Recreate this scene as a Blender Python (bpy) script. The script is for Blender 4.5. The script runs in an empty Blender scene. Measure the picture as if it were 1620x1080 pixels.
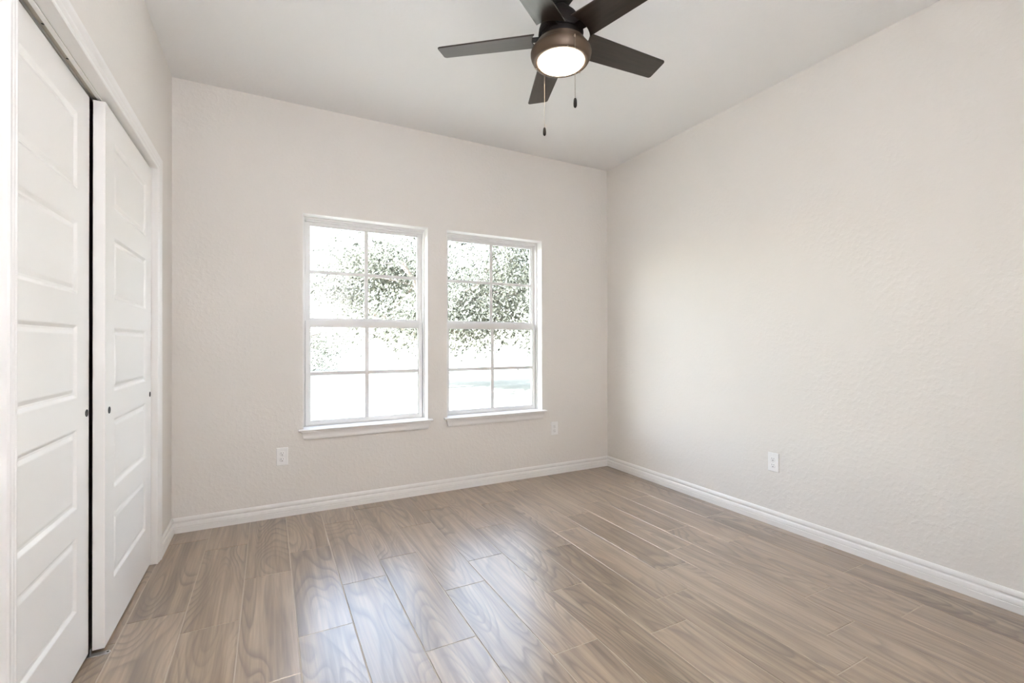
import bpy, math, random
import numpy as np
from mathutils import Vector, Matrix

SC = bpy.context.scene
COL = SC.collection
R = math.radians

# ------------------------------------------------------------------ camera
cam_data = bpy.data.cameras.new('camera')
cam = bpy.data.objects.new('camera', cam_data)
COL.objects.link(cam)
cam_data.sensor_fit = 'HORIZONTAL'
cam_data.sensor_width = 36.0
cam_data.lens = 733.0 / 1620.0 * 36.0
cam_data.clip_start = 0.01
cam_data.clip_end = 500
yaw, pit, rol = R(27.679), R(0.2476), R(-0.1186)
fw = Vector((math.sin(yaw) * math.cos(pit), math.cos(yaw) * math.cos(pit), math.sin(pit)))
rt = Vector((math.cos(yaw), -math.sin(yaw), 0))
up = rt.cross(fw)
r2 = rt * math.cos(rol) + up * math.sin(rol)
u2 = up * math.cos(rol) - rt * math.sin(rol)
CAM = Vector((0.517, -3.412, 1.1356))
cam.matrix_world = Matrix(((r2.x, u2.x, -fw.x, CAM.x), (r2.y, u2.y, -fw.y, CAM.y),
                           (r2.z, u2.z, -fw.z, CAM.z), (0, 0, 0, 1)))
SC.camera = cam

# ------------------------------------------------------------------ light
EXPOSURE = 3.10
SKY = 0.30
SUN = 9.0
LAMP = 3.0
FILL = 54.0
world = bpy.data.worlds.new('sky')
SC.world = world
world.use_nodes = True
wn = world.node_tree.nodes
sky = wn.new('ShaderNodeTexSky')
sky.sky_type = 'NISHITA'
sky.sun_disc = False
sky.sun_elevation = R(36)
sky.dust_density = 1.5
sky.sun_rotation = R(260)
wn['Background'].inputs['Strength'].default_value = SKY
hz = wn.new('ShaderNodeHueSaturation')            # thin high haze: a paler sky
hz.inputs['Saturation'].default_value = 0.62
world.node_tree.links.new(sky.outputs[0], hz.inputs['Color'])
world.node_tree.links.new(hz.outputs[0], wn['Background'].inputs['Color'])
sun_data = bpy.data.lights.new('sun', 'SUN')
sun_data.energy = SUN
sun_data.angle = R(0.6)
sun_data.color = (0.93, 1.0, 1.2)
sun = bpy.data.objects.new('sun', sun_data)
COL.objects.link(sun)
sun.location = (-4, -10, 12)
sun.rotation_euler = Vector((-math.cos(R(36)) * math.cos(R(10)), -math.cos(R(36)) * math.sin(R(10)), math.sin(R(36)))).to_track_quat('Z', 'Y').to_euler()
# unseen fill light added to even the room, bounced off rear wall and ceiling
fill_data = bpy.data.lights.new('added_fill', 'SPOT')
fill_data.energy = FILL
fill_data.spot_size = R(110)
fill_data.spot_blend = 0.8
fill_data.shadow_soft_size = 0.05
fill_data.color = (0.95, 1.0, 1.13)
fill_light = bpy.data.objects.new('added_fill', fill_data)
COL.objects.link(fill_light)
fill_light.location = (1.2, -3.12, 1.45)
fill_light.rotation_euler = Vector((0.12, 0.8, -0.5)).to_track_quat('Z', 'Y').to_euler()

SC.view_settings.view_transform = 'Standard'
SC.view_settings.look = 'None'
SC.view_settings.exposure = EXPOSURE
SC.view_settings.gamma = 1.0
SC.view_settings.use_curve_mapping = False
SC.cycles.max_bounces = 14
SC.cycles.diffuse_bounces = 10
SC.cycles.transparent_max_bounces = 12
SC.cycles.sample_clamp_indirect = 8.0
SC.cycles.caustics_reflective = False
SC.cycles.caustics_refractive = False
SC.cycles.use_denoising = True

# ------------------------------------------------------------------ materials
def lin(c):
    return tuple((x / 12.92 if x <= 0.04045 else ((x + 0.055) / 1.055) ** 2.4) for x in c)

def srgb(r, g, b):
    return lin((r / 255, g / 255, b / 255)) + (1.0,)

def mat(name, color, rough=0.5, metal=0.0, spec=0.5, bump=None, vary=0.0):
    m = bpy.data.materials.new(name)
    m.use_nodes = True
    nt = m.node_tree
    b = nt.nodes['Principled BSDF']
    b.inputs['Base Color'].default_value = color
    b.inputs['Roughness'].default_value = rough
    b.inputs['Metallic'].default_value = metal
    b.inputs['Specular IOR Level'].default_value = spec
    tc = nt.nodes.new('ShaderNodeTexCoord')
    n = nt.nodes.new('ShaderNodeTexNoise')
    nt.links.new(tc.outputs['Object'], n.inputs['Vector'])
    n.inputs['Scale'].default_value = bump[0] if bump else 14.0
    n.inputs['Detail'].default_value = 4.0
    if vary:
        mx = nt.nodes.new('ShaderNodeMix')
        mx.data_type = 'RGBA'
        mx.inputs[6].default_value = tuple(c * (1 - vary) for c in color[:3]) + (1,)
        mx.inputs[7].default_value = tuple(min(1, c * (1 + vary)) for c in color[:3]) + (1,)
        nt.links.new(n.outputs['Fac'], mx.inputs[0])
        nt.links.new(mx.outputs[2], b.inputs['Base Color'])
    if bump:
        bp = nt.nodes.new('ShaderNodeBump')
        bp.inputs['Strength'].default_value = bump[1]
        bp.inputs['Distance'].default_value = bump[2]
        nt.links.new(n.outputs['Fac'], bp.inputs['Height'])
        nt.links.new(bp.outputs['Normal'], b.inputs['Normal'])
    return m

def wall_mat(name, color, strength=0.42):
    """flat paint over a sprayed orange peel texture"""
    m = mat(name, color, rough=0.75, spec=0.25)
    nt = m.node_tree
    b = nt.nodes['Principled BSDF']
    tc = nt.nodes.new('ShaderNodeTexCoord')
    a = nt.nodes.new('ShaderNodeTexNoise')
    a.inputs['Scale'].default_value = 42.0
    a.inputs['Detail'].default_value = 2.5
    a.inputs['Roughness'].default_value = 0.5
    rp = nt.nodes.new('ShaderNodeValToRGB')
    rp.color_ramp.elements[0].position = 0.47
    rp.color_ramp.elements[1].position = 0.62
    nt.links.new(tc.outputs['Object'], a.inputs['Vector'])
    nt.links.new(a.outputs['Fac'], rp.inputs['Fac'])
    bp = nt.nodes.new('ShaderNodeBump')
    bp.inputs['Strength'].default_value = strength
    bp.inputs['Distance'].default_value = 0.0012
    nt.links.new(rp.outputs['Color'], bp.inputs['Height'])
    nt.links.new(bp.outputs['Normal'], b.inputs['Normal'])
    return m

M_WALL = wall_mat('wall_paint', (0.73, 0.70, 0.662, 1))
M_CEIL = wall_mat('ceiling_paint', (0.79, 0.785, 0.775, 1), 0.2)
M_TRIM = mat('white_semi_gloss_paint', (0.79, 0.775, 0.755, 1), rough=0.3, bump=(60, 0.02, 0.0005))
M_DOOR = mat('white_door_paint', (0.84, 0.825, 0.80, 1), rough=0.35, bump=(90, 0.02, 0.0005))
M_VINYL = mat('white_vinyl', (0.69, 0.68, 0.665, 1), rough=0.35, bump=(40, 0.01, 0.0003))
M_PLATE = mat('white_plastic', (0.86, 0.85, 0.84, 1), rough=0.25, bump=(40, 0.01, 0.0003))
M_BLACK = mat('black_recess', (0.006, 0.006, 0.006, 1), rough=0.6)
M_SLOT = mat('dark_slot', (0.05, 0.045, 0.04, 1), rough=0.6)
M_STEEL = mat('zinc_metal', (0.62, 0.62, 0.62, 1), rough=0.35, metal=0.9, vary=0.1)
M_TRACK = mat('track_aluminium', (0.45, 0.41, 0.35, 1), rough=0.45, metal=0.6, vary=0.1)
M_BRONZE = mat('oiled_bronze', (0.100, 0.066, 0.042, 1), rough=0.45, metal=0.4, vary=0.12)
M_DARK = mat('shaded_dark_bronze', (0.010, 0.007, 0.006, 1), rough=0.6, metal=0.0, spec=0.2, vary=0.12)  # near-black: the shade on the fan's upper parts is put into this colour
M_BRASS = mat('antique_chain_metal', (0.30, 0.25, 0.20, 1), rough=0.35, metal=0.8)
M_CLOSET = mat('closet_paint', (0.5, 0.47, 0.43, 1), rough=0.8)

def blade_mat():
    m = mat('dark_walnut_blade', (0.03, 0.021, 0.017, 1), rough=0.30, spec=0.75)
    m.node_tree.nodes['Principled BSDF'].inputs['Specular Tint'].default_value = (1.0, 0.93, 0.84, 1)
    nt = m.node_tree
    b = nt.nodes['Principled BSDF']
    tc = nt.nodes.new('ShaderNodeTexCoord')
    mp = nt.nodes.new('ShaderNodeMapping')
    mp.inputs['Scale'].default_value = (4, 60, 60)
    n = nt.nodes.new('ShaderNodeTexNoise')
    n.inputs['Scale'].default_value = 1.0
    n.inputs['Detail'].default_value = 5
    rp = nt.nodes.new('ShaderNodeValToRGB')
    rp.color_ramp.elements[0].color = (0.010, 0.0065, 0.005, 1)
    rp.color_ramp.elements[1].color = (0.026, 0.018, 0.0145, 1)
    rp.color_ramp.elements[0].position = 0.35
    rp.color_ramp.elements[1].position = 0.7
    nt.links.new(tc.outputs['Object'], mp.inputs['Vector'])
    nt.links.new(mp.outputs['Vector'], n.inputs['Vector'])
    nt.links.new(n.outputs['Fac'], rp.inputs['Fac'])
    nt.links.new(rp.outputs['Color'], b.inputs['Base Color'])
    return m
M_BLADE = blade_mat()

def glass_mat():
    m = bpy.data.materials.new('window_glass')
    m.use_nodes = True
    nt = m.node_tree
    nt.nodes.clear()
    out = nt.nodes.new('ShaderNodeOutputMaterial')
    tr = nt.nodes.new('ShaderNodeBsdfTransparent')
    tr.inputs['Color'].default_value = (0.95, 0.97, 0.96, 1)
    gl = nt.nodes.new('ShaderNodeBsdfGlossy')
    gl.inputs['Roughness'].default_value = 0.02
    fr = nt.nodes.new('ShaderNodeFresnel')
    fr.inputs['IOR'].default_value = 1.5
    # reflect on the face that is entered only, so the pane stays clear at any angle
    ge = nt.nodes.new('ShaderNodeNewGeometry')
    inv = nt.nodes.new('ShaderNodeMath'); inv.operation = 'SUBTRACT'
    inv.inputs[0].default_value = 1.0
    nt.links.new(ge.outputs['Backfacing'], inv.inputs[1])
    mu = nt.nodes.new('ShaderNodeMath'); mu.operation = 'MULTIPLY'
    nt.links.new(fr.outputs[0], mu.inputs[0]); nt.links.new(inv.outputs[0], mu.inputs[1])
    mx = nt.nodes.new('ShaderNodeMixShader')
    nt.links.new(mu.outputs[0], mx.inputs[0])
    nt.links.new(tr.outputs[0], mx.inputs[1])
    nt.links.new(gl.outputs[0], mx.inputs[2])
    nt.links.new(mx.outputs[0], out.inputs['Surface'])
    return m
M_GLASS = glass_mat()

def lamp_mat():
    m = bpy.data.materials.new('lit_frosted_lens')
    m.use_nodes = True
    b = m.node_tree.nodes['Principled BSDF']
    b.inputs['Base Color'].default_value = (0.9, 0.88, 0.84, 1)
    b.inputs['Roughness'].default_value = 0.4
    b.inputs['Emission Color'].default_value = (1.0, 0.84, 0.66, 1)
    b.inputs['Emission Strength'].default_value = LAMP
    return m
M_LENS = lamp_mat()

def floor_mat():
    """wood look porcelain: contour-line grain per plank, plus fine fibres"""
    m = bpy.data.materials.new('wood_look_tile')
    m.use_nodes = True
    nt = m.node_tree
    N, L = nt.nodes.new, nt.links.new
    b = nt.nodes['Principled BSDF']
    uv = N('ShaderNodeUVMap'); uv.uv_map = 'plank'
    tone = N('ShaderNodeAttribute'); tone.attribute_name = 'tone'
    def noise(sx, sy, detail, rough=0.5, dist=0.0):
        mp = N('ShaderNodeMapping'); mp.inputs['Scale'].default_value = (sx, sy, 1)
        n = N('ShaderNodeTexNoise'); n.inputs['Scale'].default_value = 1.0
        n.inputs['Detail'].default_value = detail
        n.inputs['Roughness'].default_value = rough
        n.inputs['Distortion'].default_value = dist
        L(uv.outputs[0], mp.inputs['Vector']); L(mp.outputs[0], n.inputs['Vector'])
        return n.outputs['Fac']
    def math_(op, a, b_=None, v=None):
        n = N('ShaderNodeMath'); n.operation = op
        L(a, n.inputs[0])
        if b_ is not None: L(b_, n.inputs[1])
        if v is not None: n.inputs[1].default_value = v
        return n.outputs[0]
    def ramp(x, stops):
        n = N('ShaderNodeValToRGB'); e = n.color_ramp.elements
        e[0].position, e[0].color = stops[0]
        e[1].position, e[1].color = stops[1]
        for p, c in stops[2:]:
            k = e.new(p); k.color = c
        L(x, n.inputs['Fac'])
        return n.outputs['Color']
    def mixc(f, a, b_, mode='MIX'):
        n = N('ShaderNodeMix'); n.data_type = 'RGBA'; n.blend_type = mode
        for s, v in ((n.inputs[0], f), (n.inputs[6], a), (n.inputs[7], b_)):
            if isinstance(v, (float, tuple)): s.default_value = v
            else: L(v, s)
        return n.outputs[2]
    g = lambda v: (v, v, v, 1)
    field = noise(5.2, 0.95, 1.2, 0.4, 0.35)
    rings = math_('FRACT', math_('MULTIPLY', field, v=21.0))
    ring = ramp(rings, [(0.0, g(0.45)), (0.10, g(0.0)), (0.55, g(0.15)), (0.93, g(1.0)), (1.0, g(0.45))])
    fine = noise(95, 2.4, 5.0, 0.6)
    mid = noise(22, 1.1, 3.0, 0.55, 0.4)
    zone = noise(7.0, 1.3, 1.0, 0.5)
    base = ramp(mid, [(0.32, (0.185, 0.122, 0.070, 1)), (0.70, (0.470, 0.365, 0.258, 1)), (0.5, (0.335, 0.240, 0.156, 1))])
    zf = ramp(zone, [(0.32, g(0.0)), (0.58, g(1.0))])
    rf = math_('MULTIPLY', math_('MULTIPLY', ring, zf), v=0.72)
    c1 = mixc(rf, base, (0.085, 0.053, 0.032, 1))
    ff = ramp(fine, [(0.33, g(0.70)), (0.70, g(1.18))])
    c2 = mixc(1.0, c1, ff, 'MULTIPLY')
    grey = mixc(math_('MULTIPLY', tone.outputs['Fac'], v=0.35), c2, (0.30, 0.237, 0.182, 1))
    tv = math_('ADD', math_('MULTIPLY', tone.outputs['Fac'], v=0.26), v=0.87)
    c3 = N('ShaderNodeMix'); c3.data_type = 'RGBA'; c3.blend_type = 'MULTIPLY'; c3.inputs[0].default_value = 1.0
    comb = N('ShaderNodeCombineColor')
    for i in range(3): L(tv, comb.inputs[i])
    L(grey, c3.inputs[6]); L(comb.outputs[0], c3.inputs[7])
    L(c3.outputs[2], b.inputs['Base Color'])
    b.inputs['Roughness'].default_value = 0.33
    b.inputs['Coat Weight'].default_value = 0.7
    b.inputs['Coat Roughness'].default_value = 0.30
    b.inputs['Coat IOR'].default_value = 1.6
    b.inputs['Specular IOR Level'].default_value = 1.0
    bp = N('ShaderNodeBump'); bp.inputs['Strength'].default_value = 0.12; bp.inputs['Distance'].default_value = 0.0008
    L(fine, bp.inputs['Height']); L(bp.outputs[0], b.inputs['Normal'])
    return m
M_FLOOR = floor_mat()
M_GROUT = mat('grout', (0.53, 0.47, 0.395, 1), rough=0.8, bump=(120, 0.1, 0.0005))

# ------------------------------------------------------------------ mesh tools
class MB:
    def __init__(self):
        self.v, self.f, self.mi = [], [], []
    def add(self, vs, fs, mi=0):
        o = len(self.v)
        self.v += [tuple(p) for p in vs]
        self.f += [tuple(i + o for i in f) for f in fs]
        self.mi += [mi] * len(fs)
    def box(self, x0, x1, y0, y1, z0, z1, mi=0):
        vs = [(x0, y0, z0), (x1, y0, z0), (x1, y1, z0), (x0, y1, z0), (x0, y0, z1), (x1, y0, z1), (x1, y1, z1), (x0, y1, z1)]
        self.add(vs, [(0, 3, 2, 1), (4, 5, 6, 7), (0, 1, 5, 4), (1, 2, 6, 5), (2, 3, 7, 6), (3, 0, 4, 7)], mi)
    def loft(self, rings, caps=True, closed=True, mi=0):
        """rings: equal length lists of points; quads between successive rings"""
        n = len(rings[0]); vs = [p for r in rings for p in r]; fs = []
        for k in range(len(rings) - 1):
            for i in range(n if closed else n - 1):
                j = (i + 1) % n
                fs.append((k * n + i, k * n + j, (k + 1) * n + j, (k + 1) * n + i))
        if caps:
            fs.append(tuple(range(n))[::-1])
            fs.append(tuple((len(rings) - 1) * n + i for i in range(n)))
        self.add(vs, fs, mi)
    def lathe(self, prof, c=(0, 0, 0), n=48, caps=True, mi=0):
        rings = []
        for r, z in prof:
            rings.append([(c[0] + r * math.cos(2 * math.pi * i / n), c[1] + r * math.sin(2 * math.pi * i / n), c[2] + z) for i in range(n)])
        self.loft(rings, caps, True, mi)
    def tube(self, pts, rad, n=10, mi=0):
        pts = [Vector(p) for p in pts]
        rad = rad if isinstance(rad, (list, tuple)) else [rad] * len(pts)
        rings = []
        ref = Vector((0.31, 0.95, 0.07))
        for i, p in enumerate(pts):
            d = (pts[min(i + 1, len(pts) - 1)] - pts[max(i - 1, 0)]).normalized()
            a = d.cross(ref)
            if a.length < 1e-3: a = d.cross(Vector((1, 0, 0)))
            a.normalize(); b = d.cross(a)
            rings.append([p + (a * math.cos(2 * math.pi * k / n) + b * math.sin(2 * math.pi * k / n)) * rad[i] for k in range(n)])
        self.loft(rings, True, True, mi)
    def disc(self, c, axis, r, t, n=24, mi=0):
        """short cylinder from c along axis"""
        c, axis = Vector(c), Vector(axis).normalized()
        a = axis.orthogonal().normalized(); b = axis.cross(a)
        rings = [[c + axis * s + (a * math.cos(2 * math.pi * k / n) + b * math.sin(2 * math.pi * k / n)) * r for k in range(n)] for s in (0, t)]
        self.loft(rings, True, True, mi)

def obj(name, mb, mats, parent=None, smooth=None, bevel=0.0):
    me = bpy.data.meshes.new(name)
    me.from_pydata(mb.v, [], mb.f)
    for m in (mats if isinstance(mats, (list, tuple)) else [mats]):
        me.materials.append(m)
    me.polygons.foreach_set('material_index', mb.mi)
    import bmesh
    bm = bmesh.new(); bm.from_mesh(me)
    bmesh.ops.recalc_face_normals(bm, faces=bm.faces)
    bm.to_mesh(me); bm.free()
    if smooth is not None:
        me.shade_smooth()
        me.set_sharp_from_angle(angle=R(smooth))
    me.update()
    o = bpy.data.objects.new(name, me)
    COL.objects.link(o)
    if parent is not None:
        o.parent = parent
    if bevel:
        bv = o.modifiers.new('bevel', 'BEVEL')
        bv.width = bevel; bv.segments = 2; bv.limit_method = 'ANGLE'; bv.angle_limit = R(40)
    return o

def empty(name, loc=(0, 0, 0)):
    o = bpy.data.objects.new(name, None)
    COL.objects.link(o)
    o.empty_display_size = 0.05
    o.location = loc
    return o

def tag(o, label=None, cat=None, group=None, kind=None):
    if label: o['label'] = label
    if cat: o['category'] = cat
    if group: o['group'] = group
    if kind: o['kind'] = kind
    return o

W, H, D, RY = 3.309, 2.743, 3.62, -3.62        # room width, height; rear wall at RY
BACK_T = 0.20                                 # thickness of the window wall
# window openings: x0, x1
WIN = [(0.718, 1.588), (1.737, 2.600)]
WZ0, WZ1 = 0.553, 2.019
CL0, CL1, CLH = -1.960, -0.430, 2.052          # closet opening y0..y1, height

# ------------------------------------------------------------------ shell
b = MB()
xs = [-0.10, WIN[0][0], WIN[0][1], WIN[1][0], WIN[1][1], W + 0.10]
for i in (0, 2, 4):
    b.box(xs[i], xs[i + 1], 0, BACK_T, -0.02, H + 0.10)
for i in (1, 3):
    b.box(xs[i], xs[i + 1], 0, BACK_T, -0.02, WZ0)
    b.box(xs[i], xs[i + 1], 0, BACK_T, WZ1, H + 0.10)
tag(obj('wall_back', b, M_WALL), 'greige painted back wall with two white windows', 'wall', kind='structure')

b = MB(); b.box(W, W + 0.10, RY, 0, -0.02, H + 0.10)
tag(obj('wall_right', b, M_WALL), 'plain greige painted right wall with lightly textured plaster', 'wall', kind='structure')
b = MB(); b.box(-0.10, W + 0.10, RY - 0.10, RY, -0.02, H + 0.10)
tag(obj('wall_rear', b, M_WALL), 'greige painted wall behind the viewpoint', 'wall', kind='structure')
b = MB()
b.box(-0.10, 0, RY, CL0, -0.02, H + 0.10)
b.box(-0.10, 0, CL1, 0, -0.02, H + 0.10)
b.box(-0.10, 0, CL0, CL1, CLH, H + 0.10)
tag(obj('wall_left', b, M_WALL), 'greige painted left wall around the white closet doors', 'wall', kind='structure')
b = MB()
b.box(-0.80, -0.75, CL0 - 0.3, CL1 + 0.3, -0.02, 2.5)
b.box(-0.80, -0.10, CL0 - 0.35, CL0 - 0.3, -0.02, 2.5)
b.box(-0.80, -0.10, CL1 + 0.3, CL1 + 0.35, -0.02, 2.5)
b.box(-0.80, -0.10, CL0 - 0.35, CL1 + 0.35, 2.45, 2.5)
tag(obj('wall_closet', b, M_CLOSET), 'closet walls behind the sliding doors', 'wall', kind='structure')
b = MB(); b.box(-0.10, W + 0.10, RY - 0.10, BACK_T, H, H + 0.10)
tag(obj('ceiling', b, M_CEIL), 'pale painted ceiling above the dark fan', 'ceiling', kind='structure')

# floor: planks laid lengthwise towards the windows
def make_floor():
    rnd = random.Random(5)
    edges = [-0.81, -0.607, -0.404, -0.201, 0.002, 0.2055, 0.412, 0.6165, 0.822, 1.028, 1.231, 1.434, 1.637, 1.840, 2.040, 2.2385, 2.436, 2.637, 2.835, 3.035, 3.234, 3.43]
    joints = {4: -0.194, 5: -0.374, 6: -0.831, 7: -1.435, 8: -1.104, 9: -0.927, 10: -1.379, 11: -1.160, 12: -1.612, 13: -1.233,
              14: -1.884, 15: -1.699, 16: -1.560, 17: -1.363, 18: -1.636, 19: -2.137, 20: -1.93, 3: -1.147, 2: -0.5, 1: -0.9, 0: -0.3}
    g, P = 0.0018, 0.82
    b = MB(); uvs = []; tones = []
    b.box(-0.81, 3.43, -3.75, 0.15, -0.06, -0.0015, 1)
    for _ in range(6):
        uvs += [(0, 0)] * 4; tones.append(0.5)
    for k in range(len(edges) - 1):
        x0, x1 = edges[k] + g, edges[k + 1] - g
        y = joints[k]
        while y < 0.15: y += P
        while y > -3.75:
            ya, yb = max(y - P + g, -3.75), min(y - g, 0.15)
            t = rnd.random(); ou, ov = rnd.uniform(0, 40), rnd.uniform(0, 40)
            fl = rnd.choice((1, -1))
            e = 0.0012
            top = [(x0 + e, ya + e, 0), (x1 - e, ya + e, 0), (x1 - e, yb - e, 0), (x0 + e, yb - e, 0)]
            low = [(x0, ya, -0.0015), (x1, ya, -0.0015), (x1, yb, -0.0015), (x0, yb, -0.0015)]
            b.add(top + low, [(0, 1, 2, 3), (4, 5, 1, 0), (5, 6, 2, 1), (6, 7, 3, 2), (7, 4, 0, 3)], 0)
            pos = top + low
            for f in ((0, 1, 2, 3), (4, 5, 1, 0), (5, 6, 2, 1), (6, 7, 3, 2), (7, 4, 0, 3)):
                uvs += [(fl * (pos[i][0] - x0) + ou, fl * (pos[i][1] - ya) + ov) for i in f]
                tones.append(t)
            y -= P
    me = bpy.data.meshes.new('floor')
    me.from_pydata(b.v, [], b.f)
    me.materials.append(M_FLOOR); me.materials.append(M_GROUT)
    me.polygons.foreach_set('material_index', b.mi)
    ul = me.uv_layers.new(name='plank')
    ul.data.foreach_set('uv', [c for p in uvs for c in p])
    at = me.attributes.new('tone', 'FLOAT', 'FACE')
    at.data.foreach_set('value', tones)
    me.update()
    o = bpy.data.objects.new('floor', me)
    COL.objects.link(o)
    return o
tag(make_floor(), 'brown grey wood look plank tile floor with pale grout lines', 'floor', kind='structure')

# baseboards ------------------------------------------------------------
BASE = [(0, 0), (.015, 0), (.015, .0295), (.0118, .0310), (.0118, .0330), (.0142, .0350), (.0140, .049), (.0115, .0545),
        (.0060, .0585), (.0052, .0620), (.0075, .0660), (.0100, .0690), (.0104, .077), (.0090, .084), (.005, .0895), (0, .090)]
def profile_run(name, path, normals, prof, label, cat, z=0.0):
    """sweep (offset, height) profile along a floor path; normals point into the room at each vertex (mitred)"""
    b = MB()
    rings = [[(p[0] + n[0] * t, p[1] + n[1] * t, z + h) for t, h in prof] for p, n in zip(path, normals)]
    b.loft(rings, True, True)
    return tag(obj(name, b, M_TRIM, smooth=25), label, cat, kind='structure')
profile_run('baseboard_back', [(0, 0), (W, 0)], [(1, -1), (-1, -1)], BASE, 'white moulded baseboard under the two windows', 'baseboard')
profile_run('baseboard_right', [(W, 0), (W, RY)], [(-1, -1), (-1, 1)], BASE, 'white moulded baseboard along the right wall', 'baseboard')
profile_run('baseboard_left', [(0, 0), (0, CL1 + 0.067)], [(1, -1), (1, 0)], BASE, 'short white baseboard between closet casing and back corner', 'baseboard')
profile_run('baseboard_left.001', [(0, CL0 - 0.067), (0, RY)], [(1, 0), (1, 1)], BASE, 'white baseboard on the left wall nearest the viewpoint', 'baseboard')

# closet casing: profile across its width, mitred round the opening
CAS = [(0, 0), (.0, .006), (.003, .0085), (.008, .009), (.011, .0065), (.015, .0065), (.019, .009), (.024, .0115), (.030, .0115),
       (.034, .0095), (.046, .0135), (.054, .0165), (.061, .0165), (.065, .013), (.065, 0)]
b = MB()
cy0, cy1, ch = CL0 + 0.014, CL1 - 0.004, CLH - 0.005
def cas_ring(y, z, sy, sz):
    return [(d, y + sy * w, z + sz * w) for w, d in CAS]
b.loft([cas_ring(cy1, 0, 1, 0), cas_ring(cy1, ch, 1, 1), cas_ring(cy0, ch, -1, 1), cas_ring(cy0, 0, -1, 0)], True, True)
tag(obj('trim_1', b, M_TRIM, smooth=25), 'white moulded casing around the closet opening', 'casing', kind='structure')
# jamb lining
b = MB()
jt = 0.012
b.box(-0.10, 0.0, CL1 - 0.0005, CL1 + jt, 0, CLH + jt)
b.box(-0.10, 0.0, CL0 - jt, CL0 + 0.0005, 0, CLH + jt)
b.box(-0.10, 0.0, CL0, CL1, CLH - 0.004, CLH + jt)
tag(obj('trim_2', b, M_TRIM), 'white jamb boards lining the closet opening', 'door jamb', kind='structure')

# sliding closet doors ----------------------------------------------------
def make_door(name, y0, y1, xf, t=0.035, z0=0.014, z1=2.036):
    """five panel moulded slab; xf = room-side face"""
    b = MB()
    xb = xf - t
    py0, py1 = y0 + 0.115, y1 - 0.115
    pz = [(0.222, 0.479), (0.574, 0.846), (0.952, 1.202), (1.307, 1.556), (1.664, 1.929)]
    ys = [y0, py0, py1, y1]
    zs = [z0] + [v for p in pz for v in p] + [z1]
    for face, s in ((xf, -1), (xb, 1)):
        for i in range(3):
            for k in range(len(zs) - 1):
                if i == 1 and k % 2 == 1:
                    a0, a1, c0, c1 = ys[1], ys[2], zs[k], zs[k + 1]
                    rings = []
                    for ins, dep in ((0, 0), (.003, .001), (.012, .0075), (.019, .0075), (.030, .003), (.033, .0025)):
                        x = face + s * dep
                        rings.append([(x, a0 + ins, c0 + ins), (x, a1 - ins, c0 + ins), (x, a1 - ins, c1 - ins), (x, a0 + ins, c1 - ins)])
                    b.loft(rings, False, True)
                    b.add(rings[-1], [(0, 1, 2, 3)])
                else:
                    b.add([(face, ys[i], zs[k]), (face, ys[i + 1], zs[k]), (face, ys[i + 1], zs[k + 1]), (face, ys[i], zs[k + 1])], [(0, 1, 2, 3)])
    b.add([(xf, y0, z0), (xf, y1, z0), (xb, y1, z0), (xb, y0, z0)], [(0, 1, 2, 3)])
    b.add([(xf, y0, z1), (xf, y1, z1), (xb, y1, z1), (xb, y0, z1)], [(0, 1, 2, 3)])
    b.add([(xf, y0, z0), (xf, y0, z1), (xb, y0, z1), (xb, y0, z0)], [(0, 1, 2, 3)])
    b.add([(xf, y1, z0), (xf, y1, z1), (xb, y1, z1), (xb, y1, z0)], [(0, 1, 2, 3)])
    me_o = obj(name, b, M_DOOR)
    # weld so the slab is one closed skin
    import bmesh
    bm = bmesh.new(); bm.from_mesh(me_o.data)
    bmesh.ops.remove_doubles(bm, verts=bm.verts, dist=1e-5)
    bmesh.ops.recalc_face_normals(bm, faces=bm.faces)
    bm.to_mesh(me_o.data); bm.free()
    return me_o
d1 = make_door('door_1', -1.966, -1.203, -0.0635)
tag(d1, 'nearer white five panel closet door in the rear track', 'closet door', kind='structure')
d2 = make_door('door_2', -1.190, -0.432, -0.021)
tag(d2, 'farther white five panel closet door in the front track', 'closet door', kind='structure')
def finger_pull(parent, x, y, z):
    b = MB()
    b.disc((x - 0.0005, y, z), (1, 0, 0), 0.0125, 0.0012, 24, 0)
    rings = []
    for r, dx in ((0.0135, 0.0005), (0.0130, 0.0016), (0.0120, 0.0016), (0.0115, 0.0008)):
        rings.append([(x + dx, y + r * math.cos(2 * math.pi * k / 24), z + r * math.sin(2 * math.pi * k / 24)) for k in range(24)])
    b.loft(rings, False, True, 0)
    o = obj('finger_pull', b, M_BLACK, parent, smooth=40)
    o['label'] = 'round black finger pull'
finger_pull(d1, -0.0635, -1.227, 0.889)
finger_pull(d2, -0.021, -1.140, 0.886)
finger_pull(d2, -0.021, -0.462, 0.881)

# overhead track
trk = empty('door_track', (-0.045, (CL0 + CL1) / 2, CLH - 0.004))
def rel(parent, mb):
    l = parent.location
    mb.v = [(p[0] - l.x, p[1] - l.y, p[2] - l.z) for p in mb.v]
    return mb
b = MB()
ty0, ty1 = CL0 + 0.002, CL1 - 0.002
zt = CLH - 0.004
b.box(-0.060, -0.034, ty0, ty1, zt - 0.003, zt)
b.box(-0.098, -0.068, ty0, ty1, zt - 0.003, zt)
obj('channel', rel(trk, b), M_TRACK, trk)
b = MB()
b.box(-0.046, -0.034, ty0, ty1, zt - 0.007, zt - 0.003)
o = obj('front_lip', rel(trk, b), M_TRIM, trk)
o['label'] = 'white front lip of the track'
for yy in (-1.634, -1.453, -1.82):
    b = MB(); b.disc((-0.0515, yy, zt - 0.003), (0, 0, -1), 0.0035, 0.001, 14)
    obj('screw', rel(trk, b), M_BLACK, trk)
tag(trk, 'metal overhead track with screws above the closet doors', 'door track')

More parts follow.
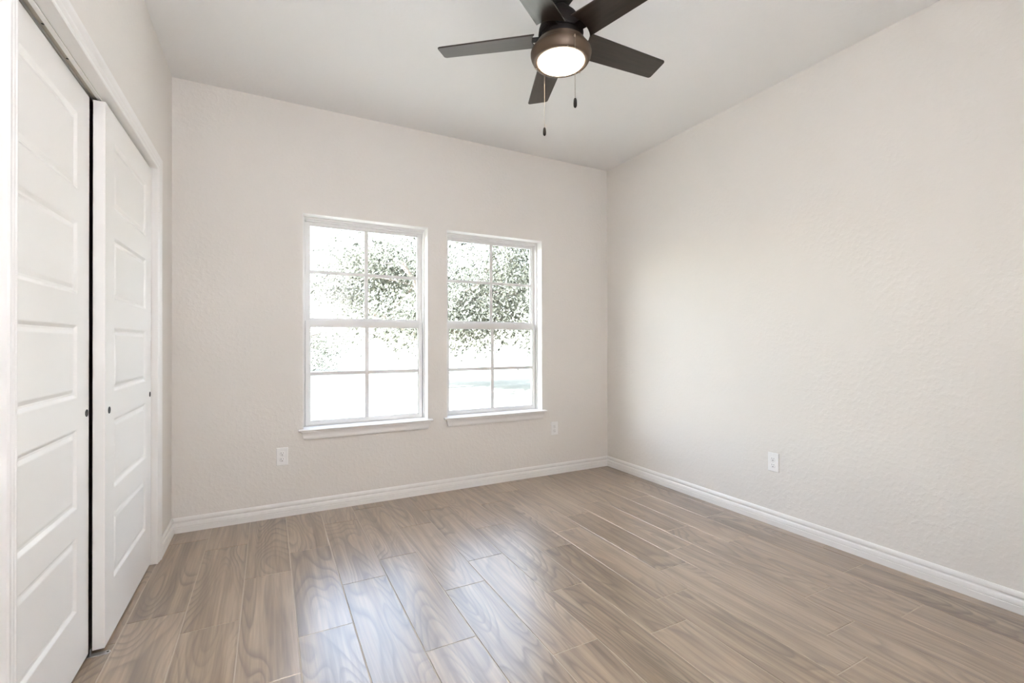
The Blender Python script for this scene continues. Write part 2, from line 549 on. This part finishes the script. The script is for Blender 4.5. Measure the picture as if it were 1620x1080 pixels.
# floor guide
fg = empty('door_guide', (-0.04, -1.207, 0))
b = MB()
pts = [(-0.090, -1.212), (-0.016, -1.212), (-0.006, -1.209), (0.0, -1.200), (-0.004, -1.192), (-0.014, -1.188), (-0.090, -1.188)]
b.loft([[(x, y, 0.0002) for x, y in pts], [(x, y, 0.003) for x, y in pts]], True, True)
obj('base_plate', rel(fg, b), M_STEEL, fg, bevel=0.0006)
for x0 in (-0.0605,):
    b = MB(); b.box(x0, x0 + 0.0025, -1.2025, -1.1915, 0.003, 0.024)
    obj('guide_fin', rel(fg, b), M_STEEL, fg)
b = MB(); b.disc((-0.009, -1.200, 0.003), (0, 0, 1), 0.004, 0.0008, 18)
obj('screw', rel(fg, b), M_SLOT, fg)
tag(fg, 'small metal floor guide at the foot of the closet doors', 'door guide')

# ------------------------------------------------------------------ windows
def make_window(name, x0, x1, label):
    xc = (x0 + x1) / 2
    hw = (x1 - x0) / 2
    e = empty(name, (xc, 0.08, WZ0))
    tag(e, label, 'window', kind='structure')
    def part(nm, mb, m=M_VINYL, parent=e, bevel=0.0, smooth=None, label=None):
        # all meshes are laid out in world metres; bring them into the parent's frame
        l = e.location
        mb.v = [(p[0] - l.x, p[1] - l.y, p[2] - l.z) for p in mb.v]
        o = obj(nm, mb, m, parent, smooth=smooth, bevel=bevel)
        if label: o['label'] = label
        return o
    zs = 0.565                                   # top of the stool
    # painted jamb extension
    b = MB()
    b.box(x0, x0 + 0.004, 0.0, 0.078, zs, WZ1)
    b.box(x1 - 0.004, x1, 0.0, 0.078, zs, WZ1)
    b.box(x0 + 0.004, x1 - 0.004, 0.0, 0.078, WZ1 - 0.004, WZ1)
    part('jamb_lining', b, M_TRIM)
    # vinyl frame: two steps
    b = MB()
    fx = 0.017
    b.box(x0 + .002, x0 + fx, 0.078, 0.130, WZ0, WZ1 - .002); b.box(x1 - fx, x1 - .002, 0.078, 0.130, WZ0, WZ1 - .002)
    b.box(x0 + fx, x1 - fx, 0.078, 0.130, WZ1 - 0.022, WZ1 - .002)
    b.box(x0 + fx, x1 - fx, 0.078, 0.130, WZ0, WZ0 + 0.016)
    # inner stop beads
    b.box(x0 + fx, x0 + fx + 0.008, 0.1055, 0.110, WZ0 + 0.016, WZ1 - 0.022)
    b.box(x1 - fx - 0.008, x1 - fx, 0.1055, 0.110, WZ0 + 0.016, WZ1 - 0.022)
    b.box(x0 + fx, x1 - fx, 0.086, 0.108, WZ1 - 0.032, WZ1 - 0.022)
    part('window_frame', b, bevel=0.0012)
    gx = 0.386                                   # half width of the glass
    def sash(nm, ya, yb, za, zb, ga, gb, lx):
        b = MB()
        b.box(xc - lx, xc - gx, ya, yb, za, zb); b.box(xc + gx, xc + lx, ya, yb, za, zb)
        b.box(xc - gx, xc + gx, ya, yb, za, ga); b.box(xc - gx, xc + gx, ya, yb, gb, zb)
        # glazing bead
        q = 0.006
        ym = ya + 0.006
        b.box(xc - gx, xc - gx + q, ym, yb, ga, gb); b.box(xc + gx - q, xc + gx, ym, yb, ga, gb)
        b.box(xc - gx + q, xc + gx - q, ym, yb, ga, ga + q); b.box(xc - gx + q, xc + gx - q, ym, yb, gb - q, gb)
        s = part(nm, b, bevel=0.001)
        yg = (ya + yb) / 2 + 0.002
        b = MB(); b.box(xc - gx + 0.002, xc + gx - 0.002, yg - 0.0015, yg + 0.0015, ga + 0.002, gb - 0.002)
        part('glass_pane', b, M_GLASS, s)
        zm = (ga + gb) / 2
        b = MB()
        b.box(xc - 0.0135, xc + 0.0135, yg - 0.006, yg - 0.002, ga + q, gb - q)
        b.box(xc - gx + q, xc - 0.0135, yg - 0.006, yg - 0.002, zm - 0.012, zm + 0.012)
        b.box(xc + 0.0135, xc + gx - q, yg - 0.006, yg - 0.002, zm - 0.012, zm + 0.012)
        part('glazing_bars', b, M_VINYL, s, bevel=0.001)
        return s
    up_ = sash('upper_sash', 0.108, 0.128, 1.278, WZ1 - 0.026, 1.313, 1.968, hw - 0.0215)
    lo_ = sash('lower_sash', 0.084, 0.1045, WZ0 + 0.017, 1.298, 0.596, 1.259, hw - 0.0215)
    for s in (-1, 1):
        b = MB(); b.box(xc + s * 0.24 - 0.022, xc + s * 0.24 + 0.022, 0.084, 0.102, 1.298, 1.3035)
        b.box(xc + s * 0.24 - 0.008, xc + s * 0.24 + 0.008, 0.079, 0.086, 1.299, 1.3065)
        part('sash_latch', b, M_VINYL, lo_, bevel=0.001)
    # stool with rounded nose
    b = MB()
    t = 0.013
    sec = [(0.078, zs - t), (-0.034, zs - t), (-0.0385, zs - t + 0.0015), (-0.041, zs - t / 2 - 0.002), (-0.041, zs - t / 2 + 0.002), (-0.0385, zs - 0.0015), (-0.034, zs), (0.078, zs)]
    b.loft([[(x, y, z) for y, z in sec if y < 0] + [(x, -0.0005, zs), (x, -0.0005, zs - t)] for x in (x0 - 0.027, x1 + 0.027)], True, True)
    b.box(x0 + .001, x1 - .001, -0.001, 0.078, zs - 0.012, zs)
    st = part('window_sill', b, M_TRIM, smooth=40)
    # apron, cove profile tapering to its foot
    prof = [(-0.002, 0.0), (-0.030, 0.0), (-0.030, -0.007), (-0.027, -0.011), (-0.022, -0.022), (-0.0195, -0.032), (-0.020, -0.040), (-0.019, -0.0535), (-0.016, -0.058), (-0.002, -0.058)]
    rings = []
    b = MB()
    za = zs - t
    L_, R_ = [], []
    for y, dz in prof:
        k = min(1.0, max(0.0, -dz / 0.058))
        ins = 0.013 - 0.019 * k ** 0.8            # ends draw in towards the foot
        L_.append((x0 - ins, y, za + dz)); R_.append((x1 + ins, y, za + dz))
    b.loft([L_, R_], True, True)
    part('apron', b, M_TRIM, st, smooth=30)
    return e
make_window('window_1', *WIN[0], 'left white double hung window with divided panes')
make_window('window_2', *WIN[1], 'right white double hung window with divided panes, nearer the corner')

# ------------------------------------------------------------------ outlets
def make_outlet(loc, rotz, label):
    """built facing -y, plate back on y = 0"""
    e = empty('wall_outlet', loc)
    e.rotation_euler = (0, 0, rotz)
    tag(e, label, 'outlet', 'duplex wall outlets')
    b = MB()
    w, h = 0.0353, 0.0585
    rings = []
    for ins, y in ((0, -0.0003), (0, -0.0032), (0.0022, -0.0058), (0.004, -0.0062)):
        rings.append([(-w + ins, y, -h + ins), (w - ins, y, -h + ins), (w - ins, y, h - ins), (-w + ins, y, h - ins)])
    b.loft(rings, True, True)
    obj('cover_plate', b, M_PLATE, e)
    for s in (1, -1):
        zc = s * 0.0195
        b = MB()
        n = 28; pts = []
        for k in range(n):
            a = 2 * math.pi * k / n
            x, z = 0.0172 * math.cos(a), 0.0172 * math.sin(a)
            z = max(-0.0140, min(0.0140, z))
            pts.append((x, z))
        b.loft([[(x, -0.0060, zc + z) for x, z in pts], [(x, -0.0080, zc + z) for x, z in pts], [(x * 0.96, -0.0084, zc + z * 0.96) for x, z in pts]], True, True)
        rc = obj('receptacle', b, M_PLATE, e, smooth=40)
        b = MB()
        b.box(-0.0075, -0.0053, -0.0088, -0.0083, zc + 0.001, zc + 0.0098)
        b.box(0.0053, 0.0073, -0.0088, -0.0083, zc + 0.002, zc + 0.0090)
        g = [(0.0030 * math.cos(math.pi * k / 10), zc - 0.0068 - 0.0030 * math.sin(math.pi * k / 10)) for k in range(11)]
        g = [(0.0030, zc - 0.0052)] + g + [(-0.0030, zc - 0.0052)]
        b.loft([[(x, -0.0083, z) for x, z in g], [(x, -0.0088, z) for x, z in g]], True, True)
        obj('slots', b, M_SLOT, rc)
    b = MB(); b.disc((0, -0.0060, 0), (0, -1, 0), 0.0032, 0.0012, 16)
    b.box(-0.0026, 0.0026, -0.0074, -0.0071, -0.0004, 0.0004, 1)
    obj('screw', b, [M_PLATE, M_SLOT], e, smooth=40)
    return e
make_outlet((0.5945, 0, 0.3945), 0, 'white duplex outlet on the back wall left of the windows')
make_outlet((2.7225, 0, 0.3960), 0, 'white duplex outlet on the back wall beside the right window')
make_outlet((W, -1.6045, 0.3915), R(-90), 'white duplex outlet low on the right wall')

# ------------------------------------------------------------------ ceiling fan
FX, FY, FZ = 1.654, -1.713, 2.478               # centre of the blade plane
fan = empty('ceiling_fan', (FX, FY, FZ))
tag(fan, 'dark bronze five blade ceiling fan with lit round lamp', 'ceiling fan')
zc_ = H - FZ
b = MB(); b.lathe([(0.066, zc_), (0.067, zc_ - 0.015), (0.064, 0.205), (0.057, 0.178), (0.041, 0.155), (0.022, 0.147), (0.010, 0.146)])
obj('canopy', b, M_DARK, fan, smooth=40)
b = MB(); b.lathe([(0.0125, 0.150), (0.0125, 0.120)], n=24)
obj('downrod', b, M_DARK, fan, smooth=40)
b = MB(); b.lathe([(0.014, 0.143), (0.028, 0.139), (0.045, 0.119), (0.069, 0.095), (0.085, 0.068), (0.096, 0.036), (0.099, 0.014), (0.094, 0.008)])
obj('motor_housing', b, M_DARK, fan, smooth=40)
b = MB(); b.lathe([(0.088, 0.010), (0.090, -0.006), (0.088, -0.014), (0.080, -0.030), (0.080, -0.036)])
obj('flywheel', b, M_DARK, fan, smooth=40)
# light kit bowl: shoulder, belly, rim
b = MB(); b.lathe([(0.078, -0.026), (0.098, -0.026), (0.1075, -0.028), (0.1090, -0.031), (0.1170, -0.0440), (0.1245, -0.0535), (0.1245, -0.0550), (0.1270, -0.0565), (0.1310, -0.0625),
                   (0.1330, -0.0690), (0.1328, -0.0770), (0.1300, -0.0880), (0.1250, -0.0990), (0.1215, -0.1050), (0.1190, -0.1075), (0.1155, -0.1085), (0.1060, -0.1085), (0.1020, -0.1050), (0.097, -0.095)], n=72)
obj('light_housing', b, M_BRONZE, fan, smooth=50)
b = MB(); b.lathe([(0.1012, -0.1000), (0.1010, -0.1075), (0.0970, -0.1125), (0.0870, -0.1170), (0.0700, -0.1210), (0.0480, -0.1240), (0.0200, -0.1256), (0.0010, -0.1258)], n=64)
lens = obj('light_lens', b, M_LENS, fan, smooth=60)
lens['label'] = 'glowing white lamp lens'
for a in (250, 10, 130):
    b = MB(); b.disc((0.1165 * math.cos(R(a)), 0.1165 * math.sin(R(a)), -0.1080), (0, 0, -1), 0.0035, 0.003, 14)
    obj('lens_clip', b, M_BRASS, fan, smooth=40)

def make_blade(k):
    ang = R(-2.21 + 72 * k)
    pitch = R(11.8)
    e = MB()
    # outline in (r, w): w>0 is the counter-clockwise, lower edge
    r0, r1, w0, w1 = 0.112, 0.552, 0.067, 0.0567
    pts = []
    for i in range(9):                          # curved root follows the housing
        w = -w0 + 2 * w0 * i / 8
        pts.append((math.sqrt(max(0.0, 0.1285 ** 2 - w * w)) + 0.0, w))
    def corner(cr, cw, sr, sw, rad=0.012, n=6):
        out = []
        for i in range(n + 1):
            t = math.pi / 2 * i / n
            out.append((t, cr, cw, sr, sw, rad))
        return out
    rad = 0.013
    for i in range(7):
        t = math.pi / 2 * i / 6
        pts.append((r1 - rad + rad * math.sin(t), w1 - rad + rad * math.cos(t)))
    for i in range(7):
        t = math.pi / 2 * i / 6
        pts.append((r1 - rad + rad * math.cos(t), -(w1 - rad) - rad * math.sin(t)))
    th = 0.0032
    rings = []
    for z, ins in ((-th, 0.0012), (-th + 0.0012, 0.0), (th - 0.0012, 0.0), (th, 0.0012)):
        ring = []
        for r, w in pts:
            s = 1 if w > 0 else -1
            ring.append((r - (ins if r > 0.3 else -ins), w - s * (ins if abs(w) > 0.03 else 0), z))
        rings.append(ring)
    e.loft(rings, True, True)
    bl = obj('blade', e, M_BLADE, fan)
    bl.rotation_euler = (Matrix.Rotation(ang, 4, 'Z') @ Matrix.Rotation(-pitch, 4, 'X')).to_euler()
    # blade iron on top, reaching the flywheel
    a = MB()
    zz = th
    pl = [(0.060, -0.020), (0.060, 0.020), (0.125, 0.024), (0.175, 0.046), (0.205, 0.046), (0.212, 0.036), (0.212, -0.036), (0.205, -0.046), (0.175, -0.046), (0.125, -0.024)]
    a.loft([[(r, w, zz) for r, w in pl], [(r, w, zz + 0.004) for r, w in pl]], True, True)
    obj('blade_arm', a, M_DARK, bl, bevel=0.001)
for k in range(5):
    make_blade(k)

def pull_chain(az, r, ztop, zbot, foblen, nub=True):
    x, y = r * math.cos(R(az)), r * math.sin(R(az))
    b = MB()
    zf = zbot + foblen
    # fine bead chain
    n = int((ztop - zf) / 0.0042)
    b.tube([(x, y, ztop), (x, y, zf)], 0.0007, 6)
    for i in range(n):
        z = ztop - 0.002 - i * (ztop - zf - 0.004) / max(1, n - 1)
        b.lathe([(0.0002, 0.0014), (0.0012, 0.0007), (0.0012, -0.0007), (0.0002, -0.0014)], (x, y, z), 6)
    ch = obj('pull_chain', b, M_BRASS, fan, smooth=50)
    b = MB()
    b.tube([(x * 0.93, y * 0.93, ztop), (x, y, ztop)], 0.0042, 12)
    b.tube([(x, y, ztop + 0.004), (x, y, ztop - 0.007)], [0.0032, 0.0024], 10)
    obj('chain_switch', b, M_BRASS, ch, smooth=50)
    b = MB()
    h = foblen
    b.lathe([(0.0012, h), (0.0042, h - 0.002), (0.0062, h * 0.80), (0.0072, h * 0.45), (0.0068, h * 0.18), (0.0050, 0.003), (0.0020, 0)], (x, y, zbot), 20)
    fb = obj('chain_fob', b, M_DARK, ch, smooth=60)
    return ch
CHA = dict(az=90.0, r=0.138, ztop=-0.074, zbot=-0.376, foblen=0.040)
CHB = dict(az=261.0, r=0.138, ztop=-0.074, zbot=-0.374, foblen=0.041)
pull_chain(**CHA)
pull_chain(**CHB)

# ------------------------------------------------------------------ outside
GZ = -0.22
def ground_mat():
    m = mat('dry_lawn', (0.5, 0.46, 0.38, 1), rough=0.95, spec=0.1)
    nt = m.node_tree
    b = nt.nodes['Principled BSDF']
    tc = nt.nodes.new('ShaderNodeTexCoord')
    n = nt.nodes.new('ShaderNodeTexNoise'); n.inputs['Scale'].default_value = 0.8; n.inputs['Detail'].default_value = 8
    rp = nt.nodes.new('ShaderNodeValToRGB')
    rp.color_ramp.elements[0].color = (0.15, 0.15, 0.12, 1); rp.color_ramp.elements[1].color = (0.24, 0.225, 0.19, 1)
    nt.links.new(tc.outputs['Object'], n.inputs['Vector']); nt.links.new(n.outputs['Fac'], rp.inputs['Fac'])
    nt.links.new(rp.outputs['Color'], b.inputs['Base Color'])
    return m
M_GROUND = ground_mat()
M_BARK = mat('oak_bark', (0.22, 0.18, 0.15, 1), rough=0.9, bump=(18, 0.6, 0.02), vary=0.25)
M_CONC = mat('pale_concrete', (0.60, 0.58, 0.54, 1), rough=0.85, bump=(30, 0.2, 0.003), vary=0.08)
def leaf_mat(name, c):
    m = bpy.data.materials.new(name)
    m.use_nodes = True
    nt = m.node_tree; nt.nodes.clear()
    out = nt.nodes.new('ShaderNodeOutputMaterial')
    d = nt.nodes.new('ShaderNodeBsdfDiffuse'); t = nt.nodes.new('ShaderNodeBsdfTranslucent')
    n = nt.nodes.new('ShaderNodeTexNoise'); n.inputs['Scale'].default_value = 15.0
    tc = nt.nodes.new('ShaderNodeTexCoord')
    nt.links.new(tc.outputs['Object'], n.inputs['Vector'])
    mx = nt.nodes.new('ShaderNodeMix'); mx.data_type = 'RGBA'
    mx.inputs[6].default_value = tuple(v * 0.35 for v in c) + (1,); mx.inputs[7].default_value = tuple(min(1, v * 2.0) for v in c) + (1,)  # dark specks paint in the shaded gaps between the leaves
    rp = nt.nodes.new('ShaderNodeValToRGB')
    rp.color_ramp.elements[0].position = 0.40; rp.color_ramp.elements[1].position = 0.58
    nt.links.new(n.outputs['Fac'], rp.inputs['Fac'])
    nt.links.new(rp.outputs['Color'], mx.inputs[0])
    nt.links.new(mx.outputs[2], d.inputs['Color']); nt.links.new(mx.outputs[2], t.inputs['Color'])
    ms = nt.nodes.new('ShaderNodeMixShader'); ms.inputs[0].default_value = 0.45
    nt.links.new(d.outputs[0], ms.inputs[1]); nt.links.new(t.outputs[0], ms.inputs[2])
    nt.links.new(ms.outputs[0], out.inputs['Surface'])
    return m
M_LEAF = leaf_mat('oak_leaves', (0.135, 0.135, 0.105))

b = MB()
b.add([(-60, BACK_T, GZ), (90, BACK_T, GZ), (90, 140, GZ), (-60, 140, GZ), (-60, BACK_T, GZ - .3), (90, BACK_T, GZ - .3), (90, 140, GZ - .3), (-60, 140, GZ - .3)],
      [(0, 1, 2, 3), (4, 5, 6, 7), (0, 1, 5, 4), (1, 2, 6, 5), (2, 3, 7, 6), (3, 0, 4, 7)])
tag(obj('ground', b, M_GROUND), 'sunlit pale lawn outside the windows', 'lawn', kind='structure')

def make_tree(loc, height, spread, seed, label, n_leaf=9000, low=0.9, lean=(0, 0)):
    rnd = random.Random(seed)
    e = empty('oak_tree', loc)
    tag(e, label, 'tree', 'oak trees on the lawn')
    wood = MB(); tips = []
    def branch(p, d, length, rad, depth):
        pts, rads = [p.copy()], [rad]
        n = 5
        q = p.copy(); dd = d.copy()
        for i in range(n):
            dd = (dd + Vector((rnd.gauss(0, .17), rnd.gauss(0, .17), rnd.gauss(0, .10) - (0.05 if depth > 1 else 0)))).normalized()
            q = q + dd * length / n
            pts.append(q.copy()); rads.append(rad * (1 - 0.55 * (i + 1) / n))
        wood.tube(pts, rads, 7 if depth < 2 else 5)
        if depth >= 2:
            tips.extend(pts[2:])
        if depth < 4:
            for i in range(4 if depth < 3 else 3):
                k = rnd.randint(2, n)
                a = rnd.uniform(0, 2 * math.pi)
                side = Vector((math.cos(a), math.sin(a), rnd.uniform(-0.25, 0.55)))
                nd = (dd * 0.45 + side).normalized()
                branch(pts[k], nd, length * rnd.uniform(0.58, 0.80), rads[k] * 0.62, depth + 1)
    trunk_top = Vector((lean[0], lean[1], height * 0.26))
    wood.tube([Vector((0, 0, -0.1)), Vector((lean[0] * .3, lean[1] * .3, height * 0.10)), trunk_top], [height * 0.040, height * 0.031, height * 0.028], 12)
    for i in range(5):
        a = 2 * math.pi * (i + rnd.uniform(-.25, .25)) / 5
        branch(trunk_top, Vector((math.cos(a), math.sin(a), rnd.uniform(0.35, 1.0))).normalized(), spread * rnd.uniform(0.42, 0.55), height * 0.018, 1)
    obj('trunk', wood, M_BARK, e, smooth=60)
    lv = MB(); vs, fs = [], []
    tips = [t for t in tips if t.z > low - loc[2] - 0.5]
    for i in range(n_leaf):
        t = rnd.choice(tips)
        c = t + Vector((rnd.gauss(0, .28), rnd.gauss(0, .28), rnd.gauss(0, .24) - 0.05))
        if c.z < low - loc[2] - 0.6: continue
        s = rnd.uniform(0.028, 0.060)
        nrm = Vector((rnd.gauss(0, 1), rnd.gauss(0, 1), rnd.gauss(0, 1))).normalized()
        a = nrm.orthogonal().normalized(); bb = nrm.cross(a)
        o = len(vs)
        vs += [tuple(c - a * s * 1.5), tuple(c + bb * s * .62 + nrm * s * .15), tuple(c + a * s * 1.5), tuple(c - bb * s * .62 + nrm * s * .15)]
        fs.append((o, o + 1, o + 2, o + 3))
    me = bpy.data.meshes.new('foliage')
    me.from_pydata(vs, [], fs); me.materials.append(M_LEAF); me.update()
    f = bpy.data.objects.new('foliage', me); COL.objects.link(f); f.parent = e
    return e
make_tree((4.75, 10.0, GZ), 5.2, 6.6, 21, 'large live oak whose drooping foliage fills both windows', 46000, low=0.0)
make_tree((13.6, 14.0, GZ), 8.0, 6.0, 8, 'live oak with forked limbs at the right edge of the right window', 24000, low=0.2)
make_tree((0.2, 19.5, GZ), 4.8, 5.6, 15, 'low distant oak at the left edge of the left window', 20000, low=0.1)

# pale concrete kerb on the lawn
b = MB()
b.box(-0.85, 0.85, -0.05, 0.05, 0, 0.10)
kb = obj('concrete_kerb', b, M_CONC, bevel=0.015)
kb.location = (4.25, 5.35, GZ); kb.rotation_euler = (0, 0, R(-83.6))
tag(kb, 'pale concrete kerb on the lawn outside the right window', 'kerb')
